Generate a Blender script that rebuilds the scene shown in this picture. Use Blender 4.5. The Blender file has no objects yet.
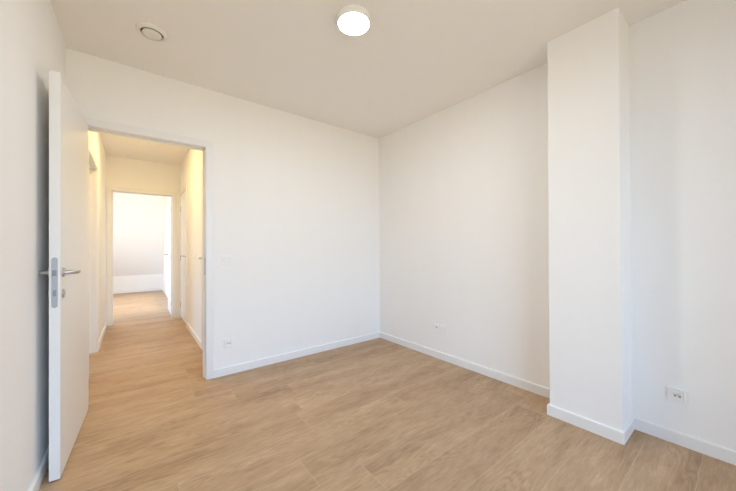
import bpy, bmesh, math
from mathutils import Vector, Matrix

C = bpy.context.scene.collection
S = bpy.context.scene

# ------------------------------------------------------------------ camera
def make_camera():
    f, yaw, pit, rol = 299.06, math.radians(38.084), math.radians(0.2551), math.radians(-0.2421)
    F = Vector((math.sin(yaw), math.cos(yaw), 0)); R = Vector((math.cos(yaw), -math.sin(yaw), 0)); U = Vector((0, 0, 1))
    F2 = F*math.cos(pit) + U*math.sin(pit); U2 = U*math.cos(pit) - F*math.sin(pit)
    R3 = R*math.cos(rol) + U2*math.sin(rol); U3 = U2*math.cos(rol) - R*math.sin(rol)
    cd = bpy.data.cameras.new('camera'); co = bpy.data.objects.new('camera', cd); C.objects.link(co)
    cd.sensor_fit = 'HORIZONTAL'; cd.sensor_width = 36.0; cd.lens = f/736*36.0
    cd.shift_y = 1.235/736; cd.clip_start = 0.02
    m = Matrix((R3, U3, -F2)).transposed().to_4x4(); m.translation = Vector((0, 0, 1.15))
    co.matrix_world = m
    S.camera = co
make_camera()

# ------------------------------------------------------------------ light and exposure
SKY = 8.2              # daylight outside the windows
ROOM_LAMP = 140.0
HALL_LAMP = 104.0
FAR_FILL = 220.0  # strength of the unseen fill lamp added in the far room
SUN = 3.0               # low western sun, reaches only the far rooms' west windows
S.view_settings.view_transform = 'Standard'
S.view_settings.look = 'None'
S.view_settings.gamma = 1.0
S.view_settings.use_curve_mapping = False
S.view_settings.exposure = 0.0
S.cycles.max_bounces = 16
S.cycles.diffuse_bounces = 12
S.cycles.glossy_bounces = 6
S.cycles.sample_clamp_indirect = 6.0
S.cycles.use_denoising = True

def make_world():
    w = bpy.data.worlds.new('sky'); S.world = w; w.use_nodes = True
    n = w.node_tree.nodes; l = w.node_tree.links; n.clear()
    out = n.new('ShaderNodeOutputWorld'); bg = n.new('ShaderNodeBackground')
    tc = n.new('ShaderNodeTexCoord'); sp = n.new('ShaderNodeSeparateXYZ'); cr = n.new('ShaderNodeValToRGB')
    l.new(tc.outputs['Generated'], sp.inputs[0])
    mr = n.new('ShaderNodeMapRange'); mr.inputs[1].default_value = -1; mr.inputs[2].default_value = 1
    l.new(sp.outputs['Z'], mr.inputs[0]); l.new(mr.outputs[0], cr.inputs[0])
    e = cr.color_ramp.elements
    e[0].position = 0.47; e[0].color = (.43, .378, .27, 1)
    e[1].position = 0.52; e[1].color = (.46, .69, 1.0, 1)
    l.new(cr.outputs[0], bg.inputs[0]); bg.inputs[1].default_value = SKY
    l.new(bg.outputs[0], out.inputs[0])
make_world()

sd = bpy.data.lights.new('sun', 'SUN'); sd.energy = SUN; sd.angle = math.radians(.6); sd.color = (1, .90, .74)
so = bpy.data.objects.new('sun', sd); C.objects.link(so)
so.rotation_euler = Vector((-1.0, -.28, 1.08)).to_track_quat('Z', 'Y').to_euler()

def portal(name, loc, rot, sx, sy):
    d = bpy.data.lights.new(name, 'AREA'); d.shape = 'RECTANGLE'; d.size = sx; d.size_y = sy
    d.cycles.is_portal = True
    o = bpy.data.objects.new(name, d); C.objects.link(o); o.location = loc; o.rotation_euler = rot

# ------------------------------------------------------------------ dimensions (metres)
XL, XR, YB, ZC = -0.372, 2.501, 2.954, 2.5655
YR = -1.30                                   # wall behind the camera
WT = 0.12
OX0, OX1, OZ = -0.275, 0.497, 2.042          # clear opening of the room door
HXL, HXR, HYE = -0.327, 0.622, 5.945         # hall
EX0, EX1 = -0.258, 0.508                     # clear opening at the end of the hall
FXL, FXR, FYE = -1.7, 0.640, 10.12           # far room
W1 = (-0.33, 1.62, 0.10, 2.40)                # window behind the camera (x0,x1,z0,z1)

portal('daylight_window_1', ((W1[0]+W1[1])/2, YR-0.13, (W1[2]+W1[3])/2), (math.radians(90), 0, math.radians(0)), W1[1]-W1[0], W1[3]-W1[2])
portal('daylight_window_2', (FXL-0.13, 7.6, 1.3), (math.radians(90), 0, math.radians(-90)), 2.6, 2.2)
portal('daylight_window_3', (-3.0-0.13, 3.95, 1.3), (math.radians(90), 0, math.radians(-90)), 1.3, 1.9)

# ------------------------------------------------------------------ materials
def mat(name, col, rough=0.5, metal=0.0, emit=None, estr=0.0, bump=0.0, bscale=200.0, spec=0.5):
    m = bpy.data.materials.new(name); m.use_nodes = True
    n = m.node_tree.nodes; l = m.node_tree.links; b = n['Principled BSDF']
    b.inputs['Base Color'].default_value = (*col, 1); b.inputs['Roughness'].default_value = rough
    b.inputs['Metallic'].default_value = metal
    b.inputs['Specular IOR Level'].default_value = spec
    if emit: b.inputs['Emission Color'].default_value = (*emit, 1); b.inputs['Emission Strength'].default_value = estr
    tc = n.new('ShaderNodeTexCoord'); nz = n.new('ShaderNodeTexNoise'); nz.inputs['Scale'].default_value = bscale
    nz.inputs['Detail'].default_value = 3
    l.new(tc.outputs['Object'], nz.inputs['Vector'])
    if bump > 0:
        bp = n.new('ShaderNodeBump'); bp.inputs['Strength'].default_value = bump; bp.inputs['Distance'].default_value = 0.001
        l.new(nz.outputs['Fac'], bp.inputs['Height']); l.new(bp.outputs[0], b.inputs['Normal'])
    return m

def plaster(name, col, bump=0.25):
    m = mat(name, col, 0.85, bump=bump, bscale=140, spec=0.25)
    n = m.node_tree.nodes; l = m.node_tree.links; b = n['Principled BSDF']
    tc = n.new('ShaderNodeTexCoord'); mp = n.new('ShaderNodeMapping'); mp.inputs['Scale'].default_value = (5, 5, .7)
    nz = n.new('ShaderNodeTexNoise'); nz.inputs['Scale'].default_value = 1.2; nz.inputs['Detail'].default_value = 2
    mx = n.new('ShaderNodeMix'); mx.data_type = 'RGBA'
    mx.inputs[6].default_value = (*[c*0.985 for c in col], 1); mx.inputs[7].default_value = (*[min(1, c*1.01) for c in col], 1)
    l.new(tc.outputs['Object'], mp.inputs[0]); l.new(mp.outputs[0], nz.inputs['Vector']); l.new(nz.outputs['Fac'], mx.inputs[0])
    l.new(mx.outputs[2], b.inputs['Base Color'])
    return m

WALL = plaster('wall_paint', (.88, .873, .86))
CEIL = plaster('ceiling_paint', (.87, .85, .815))
LACQ = mat('white_lacquer', (.82, .82, .82), 0.35, bump=0.03, bscale=90)
LEAF = mat('door_lacquer', (.80, .79, .77), 0.38, bump=0.05, bscale=60)
SKIRT = mat('skirting_paint', (.84, .84, .84), 0.4, bump=0.03)
STEEL = mat('brushed_steel', (.55, .54, .52), 0.32, 1.0, bump=0.03, bscale=300)
PLATE = mat('lock_plate_steel', (.42, .44, .47), 0.45, 0.8, bump=0.03)
BOLT = mat('bolt_steel', (.30, .30, .30), 0.45, 0.8)
PLAST = mat('white_plastic', (.86, .86, .85), 0.3, bump=0.01)
DARK = mat('dark_void', (.03, .03, .03), 0.8)
VENTM = mat('vent_plastic', (.80, .77, .72), 0.45, bump=0.01)
VENTD = mat('vent_throat', (.16, .13, .10), 0.8)
OPAL = mat('opal_diffuser', (.9, .9, .9), 0.4, emit=(.99, 1.0, .97), estr=ROOM_LAMP)
OPALH = mat('opal_diffuser_warm', (.9, .9, .9), 0.4, emit=(1, .70, .26), estr=HALL_LAMP)
FILLF = mat('far_fill_diffuser', (.9, .9, .9), 0.4, emit=(1, .93, .80), estr=FAR_FILL)  # emitter of the added far room fill
PVC = mat('window_pvc', (.85, .85, .85), 0.35)

def glass():
    m = bpy.data.materials.new('window_glass'); m.use_nodes = True
    n = m.node_tree.nodes; l = m.node_tree.links; n.clear()
    o = n.new('ShaderNodeOutputMaterial'); t = n.new('ShaderNodeBsdfTransparent'); g = n.new('ShaderNodeBsdfGlossy')
    g.inputs['Roughness'].default_value = 0.01
    fr = n.new('ShaderNodeFresnel'); fr.inputs[0].default_value = 1.3; mx = n.new('ShaderNodeMixShader')
    l.new(fr.outputs[0], mx.inputs[0]); l.new(t.outputs[0], mx.inputs[1]); l.new(g.outputs[0], mx.inputs[2]); l.new(mx.outputs[0], o.inputs[0])
    return m
GLASS = glass()

def wood():
    m = bpy.data.materials.new('oak_laminate'); m.use_nodes = True
    n = m.node_tree.nodes; l = m.node_tree.links; b = n['Principled BSDF']
    def M(op, a, c=None, d=None):
        k = n.new('ShaderNodeMath'); k.operation = op
        for i, v in enumerate((a, c, d)):
            if v is None: continue
            if isinstance(v, (int, float)): k.inputs[i].default_value = v
            else: l.new(v, k.inputs[i])
        return k.outputs[0]
    PW, PL = 0.2253, 1.42
    tc = n.new('ShaderNodeTexCoord'); sp = n.new('ShaderNodeSeparateXYZ'); l.new(tc.outputs['Object'], sp.inputs[0])
    x, y = sp.outputs['X'], sp.outputs['Y']
    yr = M('DIVIDE', M('ADD', y, 4.116), PW); row = M('FLOOR', yr); fy = M('FRACT', yr)
    wn = n.new('ShaderNodeTexWhiteNoise'); wn.noise_dimensions = '1D'; l.new(row, wn.inputs['W'])
    xr = M('ADD', M('DIVIDE', M('ADD', x, 20.0), PL), wn.outputs['Value']); col = M('FLOOR', xr); fx = M('FRACT', xr)
    cb = n.new('ShaderNodeCombineXYZ'); l.new(row, cb.inputs[0]); l.new(col, cb.inputs[1])
    wp = n.new('ShaderNodeTexWhiteNoise'); wp.noise_dimensions = '2D'; l.new(cb.outputs[0], wp.inputs['Vector'])
    rnd = wp.outputs['Value']
    # per plank shifted coordinates for the grain
    gx = M('ADD', x, M('MULTIPLY', rnd, 37.0)); gy = M('ADD', y, M('MULTIPLY', rnd, 11.0))
    def noise(sx, sy, sc, det, rough=.55, dist=0.0):
        cc = n.new('ShaderNodeCombineXYZ'); l.new(M('MULTIPLY', gx, sx), cc.inputs[0]); l.new(M('MULTIPLY', gy, sy), cc.inputs[1]); l.new(M('MULTIPLY', rnd, 9.0), cc.inputs[2])
        nz = n.new('ShaderNodeTexNoise'); nz.inputs['Scale'].default_value = sc; nz.inputs['Detail'].default_value = det
        nz.inputs['Roughness'].default_value = rough; nz.inputs['Distortion'].default_value = dist
        l.new(cc.outputs[0], nz.inputs['Vector']); return nz.outputs['Fac']
    broad = noise(.55, 2.6, 2.4, 3)
    fine = noise(1.0, 11.0, 10.0, 6, .72)
    mott = noise(1.0, 3.0, 7.5, 3, .6, .5)
    # cathedral figure: contour bands of a stretched field
    field = noise(.9, 5.5, 1.5, 2, .4, .3)
    band = M('ABSOLUTE', M('SINE', M('MULTIPLY', field, 62.0)))
    band = M('POWER', band, 3.0)
    mask = noise(.7, 2.0, 1.9, 1)
    mr = n.new('ShaderNodeMapRange'); l.new(mask, mr.inputs[0]); mr.inputs[1].default_value = .42; mr.inputs[2].default_value = .62
    bandm = M('MULTIPLY', band, mr.outputs[0])
    t = M('ADD', M('ADD', M('MULTIPLY', broad, .38), M('MULTIPLY', fine, .42)), M('MULTIPLY', mott, .20))
    t = M('SUBTRACT', t, M('MULTIPLY', bandm, .075))
    t = M('ADD', t, M('MULTIPLY', M('SUBTRACT', rnd, .5), .045))
    cr = n.new('ShaderNodeValToRGB'); l.new(t, cr.inputs[0])
    e = cr.color_ramp.elements
    e[0].position = .34; e[0].color = (.300, .188, .106, 1)
    e[1].position = .64; e[1].color = (.590, .420, .275, 1)
    k = e.new(.46); k.color = (.425, .280, .165, 1)
    k = e.new(.56); k.color = (.495, .340, .209, 1)
    # fine bright bevel joints
    def edge(f, w): return M('LESS_THAN', M('MINIMUM', f, M('SUBTRACT', 1.0, f)), w)
    j = M('MAXIMUM', edge(fy, .0012/PW), edge(fx, .0014/PL))
    mx = n.new('ShaderNodeMix'); mx.data_type = 'RGBA'; l.new(M('MULTIPLY', j, .42), mx.inputs[0]); l.new(cr.outputs[0], mx.inputs[6])
    mx.inputs[7].default_value = (.66, .51, .38, 1)
    l.new(mx.outputs[2], b.inputs['Base Color'])
    b.inputs['Roughness'].default_value = .46; b.inputs['Specular IOR Level'].default_value = .4
    bp = n.new('ShaderNodeBump'); bp.inputs['Strength'].default_value = .3; bp.inputs['Distance'].default_value = .001
    l.new(M('SUBTRACT', fine, j), bp.inputs['Height']); l.new(bp.outputs[0], b.inputs['Normal'])
    return m
WOOD = wood()

# ------------------------------------------------------------------ mesh helpers
def box(bm, x0, x1, y0, y1, z0, z1, bev=0.0, seg=2):
    vs = [bm.verts.new((x, y, z)) for z in (z0, z1) for y in (y0, y1) for x in (x0, x1)]
    F = [(0, 2, 3, 1), (4, 5, 7, 6), (0, 1, 5, 4), (2, 6, 7, 3), (0, 4, 6, 2), (1, 3, 7, 5)]
    fs = [bm.faces.new([vs[i] for i in f]) for f in F]
    if bev > 0:
        es = list({e for f in fs for e in f.edges})
        bmesh.ops.bevel(bm, geom=es, offset=bev, segments=seg, affect='EDGES', profile=.5)

def lathe(bm, prof, n=48, axis='Z', off=(0, 0, 0)):
    rings = []
    for r, z in prof:
        ring = []
        for i in range(n if r > 1e-6 else 1):
            a = 2*math.pi*i/n; p = (r*math.cos(a), r*math.sin(a), z)
            if axis == 'Y': p = (p[0], p[2], p[1])
            if axis == 'X': p = (p[2], p[0], p[1])
            ring.append(bm.verts.new((p[0]+off[0], p[1]+off[1], p[2]+off[2])))
        rings.append(ring)
    for a, b in zip(rings, rings[1:]):
        for i in range(n):
            q = [a[i % len(a)], a[(i+1) % len(a)], b[(i+1) % len(b)], b[i % len(b)]]
            u = []
            for v in q:
                if v not in u: u.append(v)
            if len(u) >= 3: bm.faces.new(u)
    bmesh.ops.recalc_face_normals(bm, faces=bm.faces[:])

def tube(bm, pts, rads, n=16, flat=1.0):
    """swept tube through pts with radii; flat scales the second axis"""
    pts = [Vector(p) for p in pts]; rings = []
    for i, p in enumerate(pts):
        t = (pts[min(i+1, len(pts)-1)] - pts[max(i-1, 0)]).normalized()
        u = Vector((0, 0, 1)); s = t.cross(u)
        if s.length < 1e-4: s = Vector((1, 0, 0))
        s.normalize(); u = s.cross(t).normalized()
        r = rads[i]
        rings.append([bm.verts.new(p + s*r*math.cos(2*math.pi*k/n) + u*r*flat*math.sin(2*math.pi*k/n)) for k in range(n)])
    for a, b in zip(rings, rings[1:]):
        for k in range(n): bm.faces.new([a[k], a[(k+1) % n], b[(k+1) % n], b[k]])
    bm.faces.new(rings[0][::-1]); bm.faces.new(rings[-1])
    bmesh.ops.recalc_face_normals(bm, faces=bm.faces[:])

def obj(name, bm, m, parent=None, smooth=False, label=None):
    me = bpy.data.meshes.new(name); bm.to_mesh(me); bm.free(); me.materials.append(m)
    if smooth:
        me.polygons.foreach_set('use_smooth', [True]*len(me.polygons)); me.set_sharp_from_angle(angle=math.radians(35))
    o = bpy.data.objects.new(name, me); C.objects.link(o)
    if parent: o.parent = parent
    if label: o['label'] = label
    return o

def tag(o, label, cat, kind=None, group=None):
    o['label'] = label; o['category'] = cat
    if kind: o['kind'] = kind
    if group: o['group'] = group
    return o

def empty(name, loc=(0, 0, 0), rz=0.0):
    o = bpy.data.objects.new(name, None); C.objects.link(o); o.location = loc; o.rotation_euler = (0, 0, rz); o.empty_display_size = .1
    return o

def boxes(name, m, lst, label, cat, bev=0.0):
    bm = bmesh.new()
    for b in lst: box(bm, *b, bev=bev)
    return tag(obj(name, bm, m), label, cat, 'structure')

# ------------------------------------------------------------------ floor and ceiling
PLAN = [(XL-.12, XR+.12, YR-.12, YB), (-3.12, XR+.12, YB, HYE+.12), (FXL-.12, FXR+.12, HYE+.12, FYE+.12)]
boxes('floor', WOOD, [(a, b, c, d, -.12, 0) for a, b, c, d in PLAN], 'light oak plank floor running through the room and hall', 'floor')
boxes('ceiling', CEIL, [(a, b, c, d, ZC, ZC+.12) for a, b, c, d in PLAN], 'plain off-white ceiling over the room and hall', 'ceiling')

# ------------------------------------------------------------------ walls
R0 = .035                                     # frame lining thickness
boxes('wall_left', WALL, [(XL-WT, XL, YR-.12, YB+WT, 0, ZC)], 'plain white wall on the left behind the open door', 'wall')
boxes('wall_right', WALL, [(XR, XR+WT, YR-.12, YB+WT, 0, ZC)], 'plain white wall on the right, behind the column', 'wall')
boxes('wall_back', WALL, [(XL, OX0-R0, YB, YB+WT, 0, ZC), (OX1+R0, XR, YB, YB+WT, 0, ZC), (OX0-R0, OX1+R0, YB, YB+WT, OZ+R0, ZC)],
      'white wall with the doorway, light switch and low socket', 'wall')
boxes('wall_rear', WALL, [(XL, W1[0], YR-.12, YR, 0, ZC), (W1[1], XR, YR-.12, YR, 0, ZC), (W1[0], W1[1], YR-.12, YR, W1[3], ZC), (W1[0], W1[1], YR-.12, YR, 0, W1[2])],
      'white window wall behind the viewer', 'wall')
CX, CY0, CY1 = 2.2522, 0.4686, 0.8539
boxes('wall_column', WALL, [(CX, XR, CY0, CY1, 0, ZC)], 'square white column standing out from the right wall', 'column')
# hall
DL0, DL1 = 3.66, 4.50                        # doorway in the left hall wall
D2 = (3.10, 3.84); D3 = (5.19, 5.90)          # doors in the right hall wall
boxes('wall_hall_left', WALL, [(HXL-WT, HXL, YB+WT, DL0-R0, 0, ZC), (HXL-WT, HXL, DL1+R0, HYE+WT, 0, ZC), (HXL-WT, HXL, DL0-R0, DL1+R0, OZ+R0, ZC)],
      'cream lit left wall of the hall with an open doorway', 'wall')
segs = [(YB+WT, D2[0]-R0), (D2[1]+R0, D3[0]-R0), (D3[1]+R0, HYE+WT)]
boxes('wall_hall_right', WALL, [(HXR, HXR+WT, a, b, 0, ZC) for a, b in segs if b > a] +
      [(HXR, HXR+WT, d[0]-R0, d[1]+R0, OZ+R0, ZC) for d in (D2, D3)],
      'cream lit right wall of the hall with two closed doors', 'wall')
boxes('wall_hall_end', WALL, [(HXL, EX0-R0, HYE, HYE+WT, 0, ZC), (EX1+R0, HXR, HYE, HYE+WT, 0, ZC), (EX0-R0, EX1+R0, HYE, HYE+WT, OZ-.005+R0, ZC)],
      'cream wall closing the hall above and around the end doorway', 'wall')
# closets behind the closed hall doors are shut off by solid backs
boxes('wall_hall_right_back', WALL, [(HXR+WT+.01, HXR+WT+.05, YB+WT, HYE+WT, 0, ZC)], 'wall behind the closed hall doors', 'wall')
# side room left of the hall
boxes('wall_side_room', WALL, [(-3.12, -3.0, YB, 3.3, 0, ZC), (-3.12, -3.0, 4.6, HYE+.12, 0, ZC), (-3.12, -3.0, 3.3, 4.6, 2.25, ZC), (-3.12, -3.0, 3.3, 4.6, 0, .35),
      (-3.0, HXL-WT, YB, YB+WT, 0, ZC), (-3.0, HXL-WT, HYE, HYE+WT, 0, ZC)], 'white walls of the side room beyond the left hall doorway', 'wall')
# far room
boxes('wall_far_left', WALL, [(FXL-.12, FXL, HYE+WT, 6.3, 0, ZC), (FXL-.12, FXL, 8.9, FYE, 0, ZC), (FXL-.12, FXL, 6.3, 8.9, 2.4, ZC), (FXL-.12, FXL, 6.3, 8.9, 0, .2)],
      'window wall of the far room', 'wall')
boxes('wall_far_right', WALL, [(FXR, FXR+.12, HYE+WT, FYE, 0, ZC)], 'bright white right wall of the far room', 'wall')
boxes('wall_far', WALL, [(FXL-.12, FXR+.12, FYE, FYE+.12, 0, ZC)], 'low bright white knee wall of the far room', 'wall')
def slope():
    bm = bmesh.new()
    prof = [(FYE, .45), (8.75, ZC), (FYE, ZC)]
    a = [bm.verts.new((FXL, y, z)) for y, z in prof]; b = [bm.verts.new((FXR, y, z)) for y, z in prof]
    bm.faces.new(a); bm.faces.new(b[::-1])
    for i in range(3): bm.faces.new([a[i], b[i], b[(i+1) % 3], a[(i+1) % 3]])
    bmesh.ops.recalc_face_normals(bm, faces=bm.faces[:])
    tag(obj('ceiling_slope', bm, WALL), 'pale sloping ceiling above the low wall of the far room', 'ceiling', 'structure')
slope()

# ------------------------------------------------------------------ baseboards
BT, BH = .014, .071
def base(name, path, label, closed=False):
    """path: list of (x,y) points along the wall, room on the LEFT of the direction of travel; mitred corners"""
    bm = bmesh.new()
    prof = [(0, 0), (BT, 0), (BT, BH-.004), (BT-.004, BH), (0, BH)]
    P = [Vector(p) for p in path]; rings = []
    for i, p in enumerate(P):
        d0 = (P[i]-P[i-1]).normalized() if i > 0 else (P[1]-P[0]).normalized()
        d1 = (P[i+1]-P[i]).normalized() if i < len(P)-1 else d0
        n0 = Vector((-d0.y, d0.x)); n1 = Vector((-d1.y, d1.x)); m = (n0+n1); m = m/m.dot(n0)
        rings.append([bm.verts.new((p.x+m.x*o, p.y+m.y*o, z)) for o, z in prof])
    k = len(prof)
    for a, b in zip(rings, rings[1:]):
        for i in range(k): bm.faces.new([a[i], a[(i+1) % k], b[(i+1) % k], b[i]])
    bm.faces.new(rings[0]); bm.faces.new(rings[-1][::-1])
    bmesh.ops.recalc_face_normals(bm, faces=bm.faces[:])
    tag(obj(name, bm, SKIRT), label, 'baseboard', 'structure')
CW = .062
base('baseboard_back', [(XR-BT, YB), (OX1+CW, YB)], 'white baseboard along the doorway wall, right of the door')
base('baseboard_back_left', [(OX0-CW, YB), (XL+BT, YB)], 'short white baseboard hidden between the door frame and the left wall')
base('baseboard_left', [(XL, YB), (XL, YR)], 'white baseboard along the left wall behind the open door')
base('baseboard_right', [(XR, CY1+BT), (XR, YB)], 'white baseboard on the right wall between the column and the corner')
base('baseboard_column', [(XR-BT, CY0), (CX, CY0), (CX, CY1), (XR, CY1)], 'white baseboard wrapping the column')
base('baseboard_right_front', [(XR, YR), (XR, CY0)], 'white baseboard on the right wall in front of the column')
base('baseboard_hall_left', [(HXL, HYE), (HXL, DL1+CW)], 'white baseboard on the left hall wall past the doorway')
base('baseboard_hall_right', [(HXR, D2[1]+CW), (HXR, D3[0]-CW)], 'white baseboard between the two hall doors')
base('baseboard_far', [(FXR-BT, FYE), (FXL, FYE)], 'white baseboard under the knee wall of the far room')
base('baseboard_far_right', [(FXR, HYE+WT), (FXR, FYE)], 'white baseboard on the right wall of the far room')

# ------------------------------------------------------------------ doors
def frame_mesh(w, h, depth, both=True):
    """lining and casings in a local frame: x along the opening (0..w), y through the wall (0 = this side .. depth), z up"""
    bm = bmesh.new(); b = .0025; ct = .012
    box(bm, -R0, 0, 0, depth, 0, h, b); box(bm, w, w+R0, 0, depth, 0, h, b); box(bm, -R0, w+R0, 0, depth, h, h+R0, b)
    # door stop
    box(bm, 0, .012, .045, .075, 0, h, .001); box(bm, w-.012, w, .045, .075, 0, h, .001); box(bm, 0, w, .045, .075, h-.012, h, .001)
    for y0, y1 in ([(-ct, .002)] + ([(depth-.002, depth+ct)] if both else [])):
        box(bm, -CW, -.004, y0, y1, 0, h+.004, b); box(bm, w+.004, w+CW, y0, y1, 0, h+.004, b); box(bm, -CW, w+CW, y0, y1, h+.004, h+CW, b)
    return bm

def lever(parent, side, x, z, dirx, face):
    """one lever handle with round rose on a leaf face. leaf local: x along leaf, y across; face = y of the face, side = +-1 outward"""
    bm = bmesh.new()
    lathe(bm, [(0, 0), (.0235, 0), (.0235, .006), (.021, .009), (.0125, .009), (.0115, .012), (.0095, .03), (0, .03)], 32, 'Y')
    if side < 0: bmesh.ops.scale(bm, vec=(1, -1, 1), verts=bm.verts[:])
    bmesh.ops.translate(bm, vec=(x, face, z), verts=bm.verts[:])
    bm2 = bmesh.new()
    pts = []; rad = []
    for t in range(6):
        a = t/5*math.pi/2; pts.append((x + dirx*.022*(1-math.cos(a)), face + side*(.026+.028*math.sin(a)), z)); rad.append(.0092)
    for t in range(1, 9):
        u = t/8; pts.append((x + dirx*(.022+.122*u), face + side*(.054-.010*u*u), z)); rad.append(.0092-.0042*u)
    tube(bm2, pts, rad, 16, 1.15)
    me = bpy.data.meshes.new('t'); bm2.to_mesh(me); bm.from_mesh(me); bm2.free(); bpy.data.meshes.remove(me)
    bmesh.ops.recalc_face_normals(bm, faces=bm.faces[:])
    obj('handle', bm, STEEL, parent, True, 'brushed steel lever handle')
    bm = bmesh.new()
    zz = z-.108
    lathe(bm, [(0, 0), (.0215, 0), (.0215, .005), (.019, .008), (.008, .008), (.006, .003), (0, .003)], 32, 'Y')
    if side < 0: bmesh.ops.scale(bm, vec=(1, -1, 1), verts=bm.verts[:])
    bmesh.ops.translate(bm, vec=(x, face, zz), verts=bm.verts[:]); bmesh.ops.recalc_face_normals(bm, faces=bm.faces[:])
    obj('keyhole', bm, STEEL, parent, True, 'steel keyhole rose')

def leaf(parent, w, h, loc, rz, hand, handle=True, hinges=(.22, 1.0, 1.82), hz=1.045, th=.040, faces=(1, -1)):
    """leaf local: x from the hinge edge to the lock edge (0..w), y -th/2..th/2"""
    bm = bmesh.new(); box(bm, 0, w, -th/2, th/2, .008, h, .0015)
    o = obj('door_leaf', bm, LEAF, parent); o.location = loc; o.rotation_euler = (0, 0, rz)
    if handle:
        for s in faces: lever(o, s, w-.047, hz, -1, s*th/2)
    # lock face plate on the lock edge, rounded ends
    bm = bmesh.new(); pw = .011; zc = .985; hh = .125; ring = []
    for k in range(24):
        a = 2*math.pi*k/24; ring.append((pw*math.cos(a), zc + (hh-pw)*(1 if math.sin(a) >= 0 else -1) + pw*math.sin(a)))
    fr = [bm.verts.new((w+.0025, y, z)) for y, z in ring]; bk = [bm.verts.new((w-.001, y, z)) for y, z in ring]
    bm.faces.new(fr); bm.faces.new(bk[::-1])
    for k in range(24): bm.faces.new([fr[k], fr[(k+1) % 24], bk[(k+1) % 24], bk[k]])
    bmesh.ops.recalc_face_normals(bm, faces=bm.faces[:])
    obj('lock_plate', bm, PLATE, o, label='grey steel lock plate on the door edge')
    bm = bmesh.new(); box(bm, w+.001, w+.010, -.007, .007, hz-.014, hz+.014, .002)
    obj('latch_bolt', bm, BOLT, o)
    bm = bmesh.new(); box(bm, w+.001, w+.0035, -.006, .006, hz-.115, hz-.085, .0005)
    obj('dead_bolt', bm, BOLT, o)
    for z in hinges:
        bm = bmesh.new(); lathe(bm, [(0, -.045), (.0065, -.045), (.007, -.043), (.007, .043), (.0065, .045), (0, .045)], 20, 'Z', (-.006, hand*(th/2+.003), z))
        box(bm, -.004, .018, hand*(th/2)-.001, hand*(th/2)+.001, z-.038, z+.038)
        obj('hinge', bm, STEEL, o, True, 'steel hinge')
    return o

# room door, wide open against the left wall
d1 = tag(empty('door_1', (OX0, YB, 0)), 'white door with steel lever handle standing open beside the left wall', 'door', 'structure')
obj('door_frame', frame_mesh(OX1-OX0, OZ, WT), LACQ, d1)
phi = math.radians(-92.4)
leaf(d1, .800, 2.036, (0, -.029, 0), phi, -1, hz=1.033)
bm = bmesh.new(); box(bm, OX1-OX0-.0025, OX1-OX0+.001, .004, .028, .915, 1.07, .0008)
obj('strike_plate', bm, PLATE, d1, label='grey steel strike plate on the door frame')

# hall, right wall: two closed doors (local x runs towards the viewer side)
def hall_door(name, y0, y1, label):
    t = tag(empty(name, (HXR, y1, 0), -math.pi/2), label, 'door', 'structure')      # local x = -Y world, local y = +X world
    w = y1-y0
    obj('door_frame', frame_mesh(w, OZ, WT, False), LACQ, t)
    return t, w
d2, w2 = hall_door('door_2', *D2, 'closed white door on the right of the hall, nearest the room')
leaf(d2, w2-.006, OZ-.003, (w2-.003, .022, 0), math.pi, 1, faces=(1,))
d3, w3 = hall_door('door_3', *D3, 'closed white door on the right at the end of the hall')
leaf(d3, w3-.006, OZ-.003, (.003, .022, 0), 0, -1, faces=(-1,))
# hall end: open doorway with its leaf swung into the far room
d4 = tag(empty('door_4', (EX0, HYE, 0)), 'white door standing open into the bright far room at the hall end', 'door', 'structure')
obj('door_frame', frame_mesh(EX1-EX0, OZ-.005, WT), LACQ, d4)
leaf(d4, .745, 2.02, (EX1-EX0-.003+.020, WT+.022, 0), math.radians(89.5), 1)
# left hall doorway
d5 = tag(empty('door_5', (HXL, DL0, 0), math.pi/2), 'white frame of the open doorway in the left hall wall', 'door frame', 'structure')
obj('door_frame', frame_mesh(DL1-DL0, OZ, WT), LACQ, d5)

# ------------------------------------------------------------------ windows
def window(name, origin, rz, w, h, label, depth=.07):
    t = tag(empty(name, origin, rz), label, 'window', 'structure')    # local x along, y outwards, z up
    bm = bmesh.new(); f = .05
    for b in [(0, f, 0, depth, 0, h), (w-f, w, 0, depth, 0, h), (f, w-f, 0, depth, 0, f), (f, w-f, 0, depth, h-f, h)]: box(bm, *b, bev=.004)
    if w > 1.2: box(bm, w/2-.04, w/2+.04, 0, depth, f, h-f, .004)
    obj('window_frame', bm, PVC, t)
    for a, b in ([(f, w-f)] if w <= 1.2 else [(f, w/2-.04), (w/2+.04, w-f)]):
        bm = bmesh.new(); box(bm, a, b, depth/2-.002, depth/2+.002, f, h-f); obj('window_pane', bm, GLASS, t)
window('window_1', (W1[1], YR-.03, W1[2]), math.pi, W1[1]-W1[0], W1[3]-W1[2], 'tall white window behind the viewer')
window('window_2', (FXL-.03, 6.3, .2), math.pi/2, 2.6, 2.2, 'wide window lighting the far room')
window('window_3', (-3.03, 3.3, .35), math.pi/2, 1.3, 1.9, 'window lighting the side room left of the hall')

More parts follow.
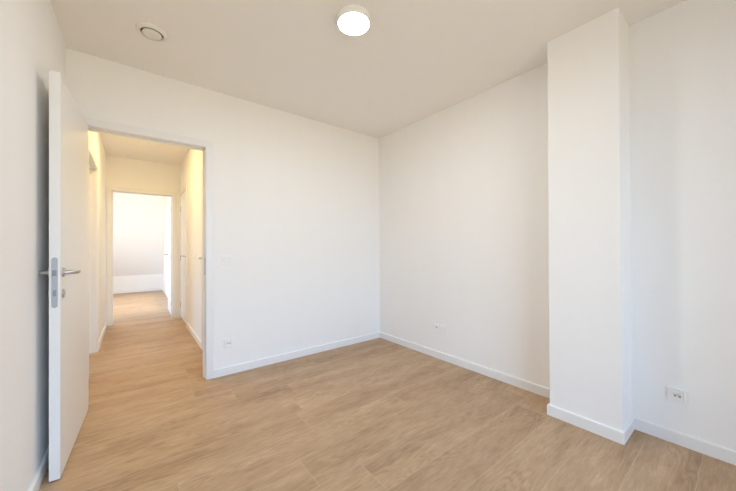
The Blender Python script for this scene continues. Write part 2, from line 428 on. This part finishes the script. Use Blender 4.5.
# ------------------------------------------------------------------ ceiling lamps
def ceiling_lamp(loc, label, em, r=.103, t=.046):
    o = tag(empty('ceiling_lamp', loc), label, 'ceiling lamp')
    bm = bmesh.new(); lathe(bm, [(0, 0), (r-.006, 0), (r-.002, -.002), (r, -.008), (r, -t+.010), (r-.004, -t+.002), (r-.009, -t+.002), (r-.010, -t+.006), (0, -t+.006)], 64)
    obj('lamp_body', bm, LACQ, o, True)
    bm = bmesh.new(); prof = [(r-.009, -t+.006)]
    for k in range(0, 9):
        a = k/8*math.pi/2; prof.append(((r-.009)*math.cos(a) if k < 8 else 0, -t+.004-.006*math.sin(a)))
    lathe(bm, prof, 64); obj('lamp_diffuser', bm, em, o, True, 'glowing white diffuser disc')
ceiling_lamp((1.0635, 1.489, ZC), 'round white flush ceiling lamp, lit, in the middle of the room ceiling', OPAL)
ceiling_lamp((.08, 4.45, ZC), 'round warm flush ceiling lamp halfway down the hall, hidden above the doorway', OPALH)
ceiling_lamp((.08, 3.42, ZC), 'added warm fill lamp just inside the hall, hidden above the doorway', OPALH)  # second hall lamp, added to even out the walls and brighten the leaf
ceiling_lamp((-.55, 7.7, ZC), 'added fill lamp brightening the far room, hidden above the end doorway', FILLF)  # unseen lamp added because window light alone leaves the far room too dim

# ------------------------------------------------------------------ ceiling air valve
def vent():
    o = tag(empty('air_vent', (.095, 2.394, ZC)), 'round cream ventilation valve in the ceiling near the door', 'vent')
    bm = bmesh.new()
    lathe(bm, [(.060, .0), (.060, -.010), (.063, -.017), (.070, -.019), (.079, -.014), (.085, -.004), (.085, 0)], 64)
    obj('vent_ring', bm, VENTM, o, True)
    bm = bmesh.new(); lathe(bm, [(.0605, -.004), (.052, -.001), (0, -.001)], 64); obj('vent_throat', bm, VENTD, o, True)
    bm = bmesh.new(); lathe(bm, [(0, -.001), (.012, -.001), (.012, -.012), (.048, -.012), (.052, -.014), (.0525, -.018), (.049, -.020), (.030, -.0195), (0, -.019)], 64)
    obj('vent_disc', bm, VENTM, o, True)
vent()

# ------------------------------------------------------------------ switches and sockets
def rrect(w, h, r, n=6):
    pts = []
    for cx, cz, a0 in ((w/2-r, h/2-r, 0), (-w/2+r, h/2-r, 90), (-w/2+r, -h/2+r, 180), (w/2-r, -h/2+r, 270)):
        for k in range(n+1):
            a = math.radians(a0+90*k/n); pts.append((cx+r*math.cos(a), cz+r*math.sin(a)))
    return pts
def slab(bm, w, h, r, y0, y1, cx=0, cz=0, bev=.0015, hole=0):
    """rounded plate; front at y1 (negative y = out of the wall), optional round hole"""
    P = rrect(w, h, r); s = (w-2*bev)/w; Q = rrect(w-2*bev, h-2*bev, max(r-bev, .0005))
    def ring(pts, y): return [bm.verts.new((cx+a, y, cz+b)) for a, b in pts]
    L = [ring(P, y0), ring(P, y1+bev), ring(Q, y1)]
    if hole:
        ang = [math.atan2(b, a) for a, b in P]
        L.append([bm.verts.new((cx+hole*math.cos(a), y1, cz+hole*math.sin(a))) for a in ang])
        L.append([bm.verts.new((cx+hole*.97*math.cos(a), y0, cz+hole*.97*math.sin(a))) for a in ang])
    n = len(P)
    for a, b in zip(L, L[1:]):
        for i in range(n): bm.faces.new([a[i], a[(i+1) % n], b[(i+1) % n], b[i]])
    if hole: bm.faces.new(L[-1][::-1])
    else: bm.faces.new(L[-1])
    bm.faces.new(L[0]) if not hole else None
    bmesh.ops.recalc_face_normals(bm, faces=bm.faces[:])
def plug_module(t, cx, w=.045):
    bm = bmesh.new(); slab(bm, .0505, .0505, .004, -.0004, -.0125, cx, 0, .0008, hole=.0205)
    obj('socket_insert', bm, PLAST, t, True)
    for s in (-1, 1):
        bm = bmesh.new(); lathe(bm, [(0, -.0028), (.0034, -.0028), (.0034, -.0042), (0, -.0042)], 16, 'Y', (cx+s*.0095, 0, -.002)); obj('plug_hole', bm, DARK, t)
    bm = bmesh.new(); lathe(bm, [(0, -.0004), (.0024, -.0004), (.0024, -.011), (.0012, -.013), (0, -.013)], 16, 'Y', (cx, 0, .0095)); obj('earth_pin', bm, STEEL, t)
def plate_thing(name, loc, rz, w, h, label, cat):
    t = tag(empty(name, loc, rz), label, cat)
    bm = bmesh.new(); slab(bm, w, h, .006, 0, -.0095); return t, bm
def frame_ring(t, w, h, openings):
    """cover frame built as bars round the module openings"""
    bm = bmesh.new(); o = .0256; xs = [-w/2] + [v for c in openings for v in (c-o, c+o)] + [w/2]
    slab(bm, w, h, .007, -.0002, -.003)
    box(bm, -w/2, w/2, -.0095, -.003, o, h/2, .0014); box(bm, -w/2, w/2, -.0095, -.003, -h/2, -o, .0014)
    for i in range(0, len(xs), 2): box(bm, xs[i], xs[i+1], -.0095, -.003, -o, o, .0014)
    obj('cover_frame', bm, PLAST, t)
# back wall faces -Y: local -y is out of the wall
t = tag(empty('light_switch', (.669, YB, 1.046)), 'square white light switch right of the doorway', 'light switch')
frame_ring(t, .081, .081, [0]); bm = bmesh.new(); slab(bm, .049, .049, .002, -.001, -.0125, 0, 0, .0015)
o = obj('rocker', bm, PLAST, t); o.rotation_euler = (math.radians(1.5), 0, 0)
t = tag(empty('wall_socket', (.686, YB, .283)), 'white socket low on the doorway wall, below the light switch', 'socket')
frame_ring(t, .081, .081, [0]); plug_module(t, 0)
# right wall faces -X: rotate so that local -y points to -X
RZ = -math.pi/2
t = tag(empty('wall_socket', (XR, 1.985, .315), RZ), 'double white outlet plate low on the right wall, between corner and column', 'socket')
frame_ring(t, .152, .081, [-.0355, .0355]); plug_module(t, -.0355)
bm = bmesh.new(); slab(bm, .049, .049, .002, -.001, -.0115, .0355, 0, .0012); obj('blank_insert', bm, PLAST, t)
t = tag(empty('wall_socket', (XR, .265, .280), RZ), 'single white socket low on the right wall, right of the column', 'socket')
frame_ring(t, .084, .081, [0]); plug_module(t, 0)
t = tag(empty('light_switch', (HXR, 4.36, 1.05), RZ), 'small white switch in the hall between the two closed doors', 'light switch')
frame_ring(t, .081, .081, [0]); bm = bmesh.new(); slab(bm, .049, .049, .002, -.001, -.0125, 0, 0, .0015); obj('rocker', bm, PLAST, t)
